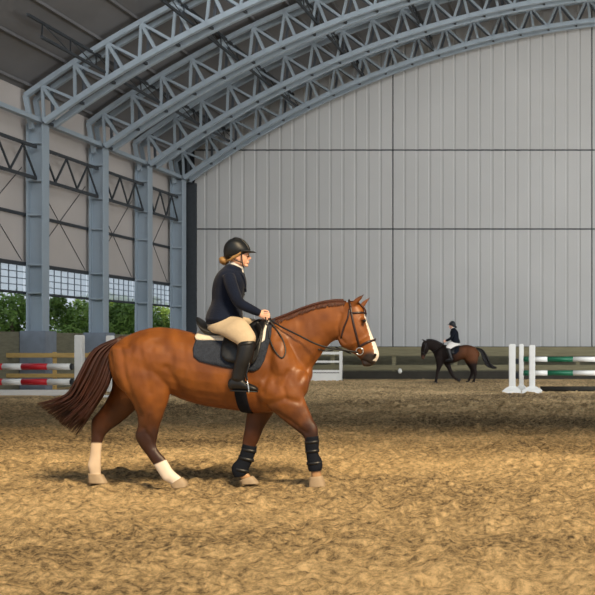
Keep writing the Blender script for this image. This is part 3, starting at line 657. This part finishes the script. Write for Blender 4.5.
for s in (-1, 1):
    c = surf(hb, 359, 352, s, .014); hnd = M1(265.5, 316.5, .09*s)
    pts = [c, M1(347, 350.5, .13*s), M1(332, 348.5, .15*s), M1(316, 344, .17*s), M1(298, 335, .16*s), M1(280, 326, .14*s), hnd]
    bm = B(); tube(bm, pts, .0085, 8, 4, .5); obj('rein', bm, M['leather'], br, True)
bm = B(); tube(bm, [M1(265.5, 317, -.11), surf(hb, 268, 328, -1, .012), surf(hb, 271, 341, -1, .01), surf(hb, 276, 352, -1, .01), surf(hb, 282, 358, -1, .01), surf(hb, 285.5, 351, -1, .01), surf(hb, 282, 339, -1, .01), surf(hb, 275, 328, -1, .012), M1(268, 318, -.1), M1(268, 317, .02)], .0065, 8, 4, .6); obj('rein_loop', bm, M['leather'], br, True)
# martingale fork running to the reins
strap('running_strap', [(318, 349), (324, 351), (331, 350)], br, .007, -1, M['leather'])
strap('rein_fork', [(333, 347), (340, 350), (347, 353), (352, 352)], br, .008, -1, M['leather'], off=.02)

# --- pad, saddle (wrapped on the back) --------------------------------
def wrap(name, xs, bot, off, th, m_, par=None, nphi=28, tree_=None, Mp=M1, full=False, rnd=True, lo=None):
    bm = B(); rows = []; tr = tree_ or hb
    for x in xs:
        pb = bot(x); yn = Mp.y0-(.12 if lo else float(np.interp(x, [198, 240, 270], [.25, .26, .14]) if Mp is M1 else .3)); A = Vector(((x-CX)*yn/F, Mp.y0, H-(pb-CY)*yn/F)); row = []
        for k in range(nphi+1):
            if lo is None: ph = -math.pi/2+math.pi*k/nphi
            else: ph = lo[0]+(lo[1]-lo[0])*k/nphi
            d = Vector((0, math.sin(ph), math.cos(ph))); h = tr.ray_cast(A+d*1.2, -d)
            p = (h[0] if h[0] is not None else A+d*.3)+d*off; row.append(bm.verts.new(p))
        rows.append(row)
    for a, b in zip(rows, rows[1:]):
        for k in range(nphi): bm.faces.new((a[k], a[k+1], b[k+1], b[k]))
    bmesh.ops.recalc_face_normals(bm, faces=bm.faces[:])
    f = bm.faces[0]; 
    up = sum((q.normal.z for q in bm.faces)); 
    if (up < 0) != (lo is not None): bmesh.ops.reverse_faces(bm, faces=bm.faces[:])
    me = bpy.data.meshes.new(name); bm.to_mesh(me); bm.free()
    for p in me.polygons: p.use_smooth = True
    me.materials.append(m_); o = bpy.data.objects.new(name, me); C.objects.link(o)
    if par: o.parent = par; me.transform(Matrix.Translation(-parent_world(par)))
    so = o.modifiers.new('thickness', 'SOLIDIFY'); so.thickness = th; so.offset = -1
    return o
def interp(pts):
    X_ = [p[0] for p in pts]; Y_ = [p[1] for p in pts]; return lambda x: float(np.interp(x, X_, Y_))
padb = interp([(193.5, 349), (195.5, 356.5), (201, 361), (215, 364.5), (228, 367.5), (243, 370), (256, 371.5), (263, 368), (267.5, 360), (270, 349), (271.5, 340)])
pad = wrap('saddle_pad', np.linspace(193.5, 271.5, 40), padb, .014, .012, M['pad']); tag(pad, 'dark grey-navy quilted saddle pad on the chestnut horse', 'saddle pad')
o = wrap('piping', np.linspace(262, 266, 3), interp([(262, 343), (266, 340)]), .019, .006, M['whitecloth'], pad)
fl = wrap('half_pad', np.linspace(191, 252, 30), interp([(191, 336), (194, 338.8), (222, 339.5), (252, 338)]), .045, .028, M['fleece']); tag(fl, 'cream fleece half pad between the saddle and the quilted pad', 'half pad')
sad = empty('saddle', M1(230, 330)); tag(sad, 'black leather riding saddle on the chestnut horse', 'saddle')
flb = interp([(222, 346), (224, 356), (229, 361), (243, 364), (256, 364), (261, 358), (263.5, 348), (264.5, 338)])
wrap('saddle_flap', np.linspace(222, 264.5, 30), flb, .052, .01, M['leather'], sad)
bm = B(); loft(bm, [(198.5, 317.5, 202, 327, .10), (201, 319.5, 204, 330, .15), (208, 325.5, 209, 335, .165), (220, 329.5, 221, 338, .15), (236, 328.5, 237, 337, .12), (248, 325, 250, 334, .10), (257, 319.5, 259, 331, .085), (262, 319, 265, 330, .06)], M1); obj('seat', bm, M['leather'], sad, True)
bm = B(); loft(bm, [(256, 322, 258, 336, .03, -.16), (262, 328, 258, 346, .03, -.26), (258, 343, 252, 352, .02, -.33)], M1, 4, 14); obj('knee_roll', bm, M['leather'], sad, True)
wrap('girth', np.linspace(239.5, 250.5, 6), lambda x: 352, .012, .01, M['blackcloth'], sad, 40, tb, lo=(math.pi*.5, math.pi*1.5))
for s in (-1, 1):
    bm = B(); tube(bm, [M1(246, 338, -.345), M1(247.5, 352, -.40), M1(249, 364, -.445), M1(246.5, 374, -.46), M1(247, 380, -.455)], .009, 8, 4, .5)
    if s > 0: bmesh.ops.transform(bm, matrix=Matrix.Translation((0, 22, 0)) @ Matrix.Scale(-1, 4, (0, 1, 0)), verts=bm.verts[:])
    obj('stirrup_leather', bm, M['leather'], sad, True)
    bm = B(); c = M1(248.5, 391, -.41); tp = M1(247.2, 377, -.41)
    tube(bm, [tp, M1(247.4, 381, -.365), M1(248.5, 388, -.352), M1(248.8, 391.4, -.352)], .0065, 8, 3); tube(bm, [tp, M1(247.4, 381, -.455), M1(248.5, 388, -.468), M1(248.8, 391.4, -.468)], .0065, 8, 3)
    tube(bm, [M1(248.8, 391.4, -.475), M1(248.8, 391.4, -.345)], .02, 10, 1, .3)
    if s > 0: bmesh.ops.transform(bm, matrix=Matrix.Translation((0, 22, 0)) @ Matrix.Scale(-1, 4, (0, 1, 0)), verts=bm.verts[:])
    o = obj('stirrup_iron', bm, M['chrome'], sad, True); tag(o, 'silver stirrup iron')

# --- rider -------------------------------------------------------------
torso = [(210, 331, 236, 333, .15), (207.5, 322, 238.5, 324, .175), (209.5, 312, 240, 314, .165), (213, 302, 240.5, 303, .14), (213.5, 291, 243.5, 292, .15), (215.5, 281, 245, 283, .17), (219.5, 273.5, 243.5, 276, .17), (226, 267.5, 241, 271, .10)]
headS = [(229, 271, 240.5, 273, .055), (230, 264, 241, 266.5, .05), (231.5, 261, 245.5, 265.5, .052), (229, 257.5, 248.3, 260.5, .068), (227.5, 252, 248.8, 255, .075), (227.5, 247, 248, 250, .077), (231, 242.5, 245, 244.5, .06)]
thigh = [(208, 330, 230, 315, .10, -.09), (213.5, 333, 238, 317, .105, -.14), (221, 335, 244, 319.5, .105, -.24), (231, 340.5, 251, 328, .09, -.33), (238, 345, 255.5, 337, .072, -.385), (239.5, 350, 254, 345, .062, -.40)]
calf = [(238.8, 344, 254.8, 342.5, .062, -.405), (238, 350, 253.8, 349, .064, -.41), (236, 360, 251.5, 360, .062, -.415), (233.5, 370, 247, 371, .052, -.415), (232, 378, 244, 380, .046, -.415)]
footS = [(230.2, 379, 230.6, 389.3, .038, -.41), (234, 377, 234.5, 389.5, .04, -.41), (241, 378, 241.5, 389.8, .04, -.41), (248, 383, 248, 390.4, .045, -.41), (254, 385.5, 254, 390.8, .042, -.41), (257, 387.5, 257, 390.8, .03, -.41)]
def arm(bm, Mp, s, inf, hand=False, k=1):
    yw = .085*s
    P_ = [(228.5, 276, .155*s, .056), (231, 284, .195*s, .058), (235, 295, .215*s, .054), (239.5, 303, .205*s, .050), (247.5, 307.5, .16*s, .045), (255, 311, .12*s, .038), (260, 313.3, .095*s, .031)]
    tube(bm, [Mp(a, b, c) for a, b, c, r in P_], [r+inf for *_, r in P_], 14, 4)
def hand(bm, Mp, s):
    y = .09*s
    loft(bm, [(258.5, 311, 258, 316, .02, y), (262, 311.4, 261, 318.5, .022, y), (266.2, 312.5, 265, 319.5, .021, y)], Mp, 4, 14)
    for i, ln in enumerate((1, 1.08, 1.0, .8)):           # four fingers curled round the rein
        bz = 312.8+i*2.0; o_ = -s*.012
        tube(bm, [Mp(264.5, bz, y+s*.014), Mp(264.5+3.6*ln, bz+.5, y+s*.014), Mp(264.5+4.9*ln, bz+1, y-s*.006), Mp(264.5+3.0*ln, bz+1.3, y-s*.026), Mp(264.5+1.2*ln, bz+1, y-s*.024)], [.0088, .0085, .008, .0075, .006], 8, 3)
    tube(bm, [Mp(260.5, 312, y-s*.008), Mp(263.5, 310.5, y-s*.022), Mp(267, 311, y-s*.02), Mp(269, 312.2, y-s*.010)], [.011, .0105, .0095, .007], 8, 3)
def rider(Mp, label, mj, mb, hairm, wearcap=True, inf_=1):
    r = empty('person', tuple(Mp(225, 330))); tag(r, label, 'person')
    bm = B()
    loft(bm, torso, Mp, inf=-.012); loft(bm, headS, Mp)
    for s in (1, -1):
        loft(bm, thigh, Mp, inf=-.01, side=s); loft(bm, calf, Mp, inf=-.01, side=s); loft(bm, footS, Mp, inf=-.008, side=s)
        arm(bm, Mp, -s, -.008); hand(bm, Mp, -s)
        ball(bm, Mp(236.5, 256.5, .072*s), 1, (.016, .008, .03))          # ears
        ball(bm, Mp(247.5, 255.3, .03*s), 1, (.012, .016, .008))
    tube(bm, [Mp(248.2, 254), Mp(249.5, 256.5), Mp(250.5, 258.4), Mp(248.9, 259.5)], [.006, .008, .0095, .006], 8, 3)        # nose
    ball(bm, Mp(248.1, 261.7), 1, (.012, .022, .0055)); ball(bm, Mp(247.9, 263.2), 1, (.011, .02, .006)); ball(bm, Mp(246.2, 265.6), 1, (.02, .022, .014))
    obj('body', fuse(bm, .0055, 3, .4), M['skin'], r)
    for s in (1, -1): bm = B(); ball(bm, Mp(248.2, 256.3, .03*s), 1, (.009, .012, .008)); obj('eye', bm, M['eye'], r, True)
    for s in (1, -1): bm = B(); tube(bm, [Mp(248.9, 254.9, .016*s), Mp(248.7, 254.2, .03*s), Mp(247.3, 254.6, .045*s)], .003, 6, 3); obj('eyebrow', bm, M['hair'], r, True)
    # jacket
    bm = B(); loft(bm, [(207.5, 320, 241.2, 319.5, .215), (209, 312.5, 241, 313.5, .185)]+torso[3:7]+[(225.4, 266.8, 242.3, 271.2, .10)], Mp, inf=.008)
    for s in (1, -1): arm(bm, Mp, -s, .004)
    j = obj('jacket', fuse(bm, .009, 4, .5), mj, r)
    bm = B(); tube(bm, [Mp(229.5, 266.5, -.055), Mp(236, 270.5, -.075), Mp(242.8, 276.5, -.055), Mp(245.2, 285, -.02), Mp(245.5, 292, .005)], .011, 8, 4, .5); tube(bm, [Mp(229.5, 266.5, .055), Mp(236, 270.5, .075), Mp(242.8, 276.5, .055), Mp(245.2, 285, .02)], .011, 8, 4, .5); obj('lapel', bm, mj, j, True)
    for k in range(3): bm = B(); ball(bm, Mp(245.2-k*.9, 288+k*6.5, -.02), 1, (.006, .009, .009)); obj('button', bm, M['black'], j, True)
    # shirt collar
    bm = B(); loft(bm, [(229, 271, 243.5, 275.5, .075), (228.8, 266.5, 243.3, 270.5, .064), (229.8, 262.5, 242.6, 266.8, .058)], Mp, 4, 24, cap=True); obj('shirt_collar', bm, M['whitecloth'], r, True)
    # breeches
    bm = B(); loft(bm, torso[:3], Mp, inf=.0)
    for s in (1, -1): loft(bm, thigh, Mp, inf=.002, side=s)
    obj('breeches', fuse(bm, .01, 5, .5), mb, r)
    for s in (1, -1):
        bm = B(); loft(bm, calf, Mp, inf=.006, side=s); loft(bm, footS, Mp, inf=.004, side=s); b = obj('riding_boot', fuse(bm, .006, 3, .5), M['leather'], r)
        bm = B(); loft(bm, [(229.6, 390, 258, 391.2, .04, -.41), (229.6, 391.2, 258, 392.4, .04, -.41)], Mp, 2, 16, side=s, cap=False); obj('sole', bm, M['black'], b, True)
        bm = B(); loft(bm, [(238.4, 344.2, 255.4, 342.3, .071, -.405), (238.3, 346, 255.2, 344.3, .072, -.405)], Mp, 2, 18, side=s, cap=False); obj('boot_top', bm, M['leather'], b, True)
    # helmet
    bm = B(); hs = [(224.3, 256.5, 249.3, 251.5, .095), (223.9, 251, 249.2, 249.8, .104), (224.8, 246, 247.6, 246.6, .102), (227.5, 241.8, 244.6, 242.8, .088), (232, 239.3, 241, 239.9, .05)]
    loft(bm, hs, Mp, 5, 28, cap=True); h = obj('helmet', bm, M['black'], r, True)
    bm = B(); loft(bm, [(243.5, 250.2, 243.5, 252.6, .092), (249, 250.6, 249, 252.6, .085), (253, 251.2, 253, 252.6, .06), (255.6, 251.9, 255.6, 252.8, .025)], Mp, 4, 20, sq=3); obj('visor', bm, M['black'], h, True)
    bm = B(); tube(bm, [Mp(229, 241.2), Mp(234, 239.2), Mp(239.5, 239.1), Mp(244, 241.7), Mp(247.8, 246.4), Mp(249.4, 250.2)], .012, 10, 4, 2.0, flatdir=(0, 1, 0)); obj('centre_panel', bm, M['leather'], h, True)
    for s in (1, -1):
        bm = B(); tube(bm, [Mp(241.5, 251, -.088*s), Mp(241.8, 257, -.080*s), Mp(242.2, 262, -.066*s), Mp(243.3, 266.6, -.035*s), Mp(244, 267.6, 0)], .006, 8, 4, .6); obj('chin_strap', bm, M['leather'], h, True)
        bm = B(); tube(bm, [Mp(229.5, 256, -.085*s), Mp(235.5, 260, -.076*s), Mp(242.2, 262.5, -.066*s)], .005, 8, 4, .6); obj('back_strap', bm, M['leather'], h, True)
    # hair: bun + sides
    bm = B(); ball(bm, Mp(224, 260.5), 1, (.045, .05, .04), .3)
    for k in range(46):
        a = random.uniform(0, 6.28); ra = random.uniform(.02, .042); c = Mp(223.8, 260.6); q = [c+Vector((math.cos(a+t)*ra*1.05, random.uniform(-.03, .03), math.sin(a+t)*ra)) for t in (0, .7, 1.4)]; tube(bm, q, [.004, .006, .003], 5, 2)
    obj('hair_bun', bm, hairm, r, True)
    bm = B()
    for s in (1, -1):
        for k in range(40):
            f = k/39; tube(bm, [Mp(241.5-f*6, 252+f*2, .078*s), Mp(236-f*5, 256.8+f*2.2, .077*s), Mp(230-f*2, 259.5+f*1.5, .055*s), Mp(226, 260.5, .01*s)], [.007, .012, .011, .008], 5, 3)
    obj('hair', bm, hairm, r, True)
    return r
rider(M1, 'woman in navy jacket, beige breeches and black helmet riding the chestnut horse', M['navy'], M['beige'], M['hair'])

# --- bay horse in the background (walks left) ----------------------------
YQ = 42.3; M2 = Map(YQ)
def q2(s, f=26/100): return s
trunk2 = [(479, 352, 478.5, 357, .06), (475.5, 347.5, 476, 362, .2), (470, 345.2, 470.5, 363, .27), (464, 344.8, 463.5, 359.5, .28), (457, 346.3, 456, 362.2, .30), (450, 346.5, 449, 363.8, .29), (444, 345, 443.5, 364, .24), (438.5, 347.5, 439.5, 362.5, .20), (435, 351, 436.5, 359, .12)]
neck2 = [(447.5, 345.3, 441, 362, .16), (442, 343.8, 436, 357.5, .13), (437, 341.2, 432.5, 352.3, .10), (431.5, 339.7, 429.3, 349.6, .08), (427, 340, 427.5, 350, .075)]
head2 = [(426.5, 340.2, 430, 345, .05), (422.8, 341.8, 428.8, 350, .10), (421.4, 346.5, 427.5, 352.8, .10), (420.9, 351, 425.8, 354.8, .07), (420.9, 355.5, 424.8, 357.2, .058), (421.6, 358.4, 424.2, 358.9, .045)]
lg = [([(434.8, 357, 445, 358, .1, -.14), (436, 363, 443, 364, .085, -.14), (436.4, 368, 440.8, 368.6, .055, -.14), (435.7, 372, 439, 372.6, .048, -.14), (435.4, 376.5, 437.8, 376.8, .035, -.14), (434.6, 380, 437.6, 380.3, .04, -.14), (434.2, 382.2, 437.2, 382.4, .04, -.14)], (433.8, 383.2, 437.8, 383.2)),
      ([(441, 357, 450.5, 357, .1, .14), (444, 364, 450.4, 363.5, .08, .14), (447, 368.6, 451.3, 367.4, .055, .14), (449.2, 373, 452.8, 371.8, .048, .14), (451.8, 376.8, 454.4, 375.6, .035, .14), (455, 379.8, 456.6, 377.8, .038, .14), (457.2, 380.8, 458.6, 378.8, .036, .14)], None),
      ([(463, 351, 478.5, 353, .12, -.15), (465.5, 359, 478, 360, .115, -.15), (469.5, 365, 477, 364.6, .075, -.15), (472.4, 370, 476.6, 369.4, .05, -.15), (473.8, 373.4, 477.4, 372.6, .047, -.15), (473.5, 377.5, 475.9, 377.4, .035, -.15), (472.4, 380.6, 475.2, 380.8, .04, -.15), (471.6, 382.2, 474.6, 382.6, .04, -.15)], (471, 383.2, 475.4, 383.2)),
      ([(461, 351, 475, 353, .12, .15), (463.5, 359, 474, 360, .11, .15), (467.3, 365.5, 473.6, 365, .07, .15), (470, 370, 474.6, 369.6, .05, .15), (470.4, 373.5, 474.2, 373.6, .046, .15), (468.8, 377.6, 471.3, 377.8, .035, .15), (467.2, 380.4, 470, 380.8, .04, .15), (466.4, 381.4, 469.2, 382, .04, .15)], (465.8, 382.6, 470, 382.6))]
bm = B()
for s in [trunk2, neck2, head2]+[l[0] for l in lg]: loft(bm, s, M2)
for s in (-1, 1):
    ball(bm, M2(440.5, 355, .10*s), 1, (.2, .14, .3), .3); ball(bm, M2(470, 353, .13*s), 1, (.28, .17, .26), -.4)
    tube(bm, [M2(425, 341.5, .05*s), M2(424, 340.4, .055*s), M2(421.4+.5*s, 339, .055*s)], [.03, .035, .004], 10, 3, .6)
me2 = fuse(bm, .016, 5, .5)
def coat2(co):
    Y = co[:, 1]; px = CX+co[:, 0]*F/Y; py = CY-(co[:, 2]-H)*F/Y; n = len(px)
    c = np.tile(np.array([.014, .009, .008]), (n, 1)); t = np.clip((px-452)/14, 0, 1)*np.clip((364.5-py)/5, 0, 1)*np.clip((py-344)/4, 0.15, 1)
    c = lerp(c, np.array([.12, .046, .02]), t); c = lerp(c, np.array([.10, .045, .03]), np.clip((py-354.5)/3, 0, 1)*(px < 428)); return c
paint(me2, coat2); hb2 = bvh(me2)
h2 = empty('horse', (M2(455, 360).x, YQ, 0)); tag(h2, 'small dark bay horse walking left before the back fence', 'horse'); obj('body', me2, M['coat_dark'], h2)
for i, (l, hf) in enumerate(lg):
    a = l[-1]
    if hf: hoof('hoof', M2, [(a[0]-.4, a[1]-.6, a[2]+.4, a[3]-.6, .05, a[5]), (hf[0], hf[1], hf[2], hf[3], .062, a[5])], M['hoofdark'], h2)
    else: hoof('hoof', M2, [(457, 381.2, 458.6, 378.4, .045, .14), (459.6, 382, 461, 379.4, .055, .14)], M['hoofdark'], h2)
bm = B()
for i in range(90):
    u = random.random(); y = random.gauss(0, .05)
    tube(bm, [M2(476.5, 347.6+u, y*.3), M2(481+2*(1-u), 350+3*u, y), M2(484+3.4*(1-u), 357+4.5*u, y*1.5), M2(488+2.5*(1-u), 363.5+3.5*u, y*1.6), M2(492+random.random()*5, 367+2.0*random.random(), y*1.2)], [.012, .02, .02, .016, .004], 5, 3)
obj('tail', bm, M['tailblack'], h2, True)
bm = B(); loft(bm, [(444, 344, 442, 347.5, .035), (437.5, 340.6, 436, 345.5, .035), (431.5, 338.9, 431.2, 343.6, .035), (426.5, 339.2, 427, 341.5, .03)], M2); obj('mane', bm, M['tailblack'], h2, True)
# tack and rider of the bay horse
sx = M2(455.2, 346.2)
M3 = Map(YQ, 226, 333, .01, sx.x, sx.z+.015, -1)
sad2 = empty('saddle', tuple(sx)); tag(sad2, 'black saddle on the dark bay horse', 'saddle')
bm = B(); loft(bm, [(458.5, 343.4, 458.3, 347, .13), (456, 345, 456, 347.6, .16), (452, 345, 452, 347.6, .12), (448.6, 343.3, 448.4, 346.6, .08)], M2); obj('seat', bm, M['leather'], sad2, True)
wrap('saddle_flap', np.linspace(448.5, 454, 10), lambda x: 354, .03, .02, M['leather'], sad2, 20, hb2, M2)
pd2 = wrap('saddle_pad', np.linspace(447.6, 459, 16), interp([(447.6, 350), (450, 354.5), (456, 354), (459, 351)]), .015, .012, M['blackcloth'], None, 20, hb2, M2); tag(pd2, 'black saddle pad on the dark bay horse', 'saddle pad')
br2 = empty('bridle', tuple(M2(424, 350))); tag(br2, 'black bridle and reins on the dark bay horse', 'bridle')
for nm, pts in (('cheekpiece', [(426.4, 343), (425.2, 348), (423.8, 353)]), ('noseband', [(425.5, 353.6), (423.5, 352.8), (421.8, 352)]), ('browband', [(426, 344.5), (424.5, 344), (423.2, 343.8)])):
    strap(nm, pts, br2, .012, -1, M['leather'], tree_=hb2, Mp=M2)
for s in (-1, 1): bm = B(); tube(bm, [surf(hb2, 424.2, 354.4, s, .01, M2), M2(432, 352, .16*s), M2(440, 347.5, .17*s), M3(267, 318, .09*s)], .008, 6, 3); obj('rein', bm, M['leather'], br2, True)
rider(M3, 'small rider in black jacket and white breeches on the dark bay horse', M['blackcloth'], M['whitecloth'], M['tailblack'])
bpy.context.view_layer.update()
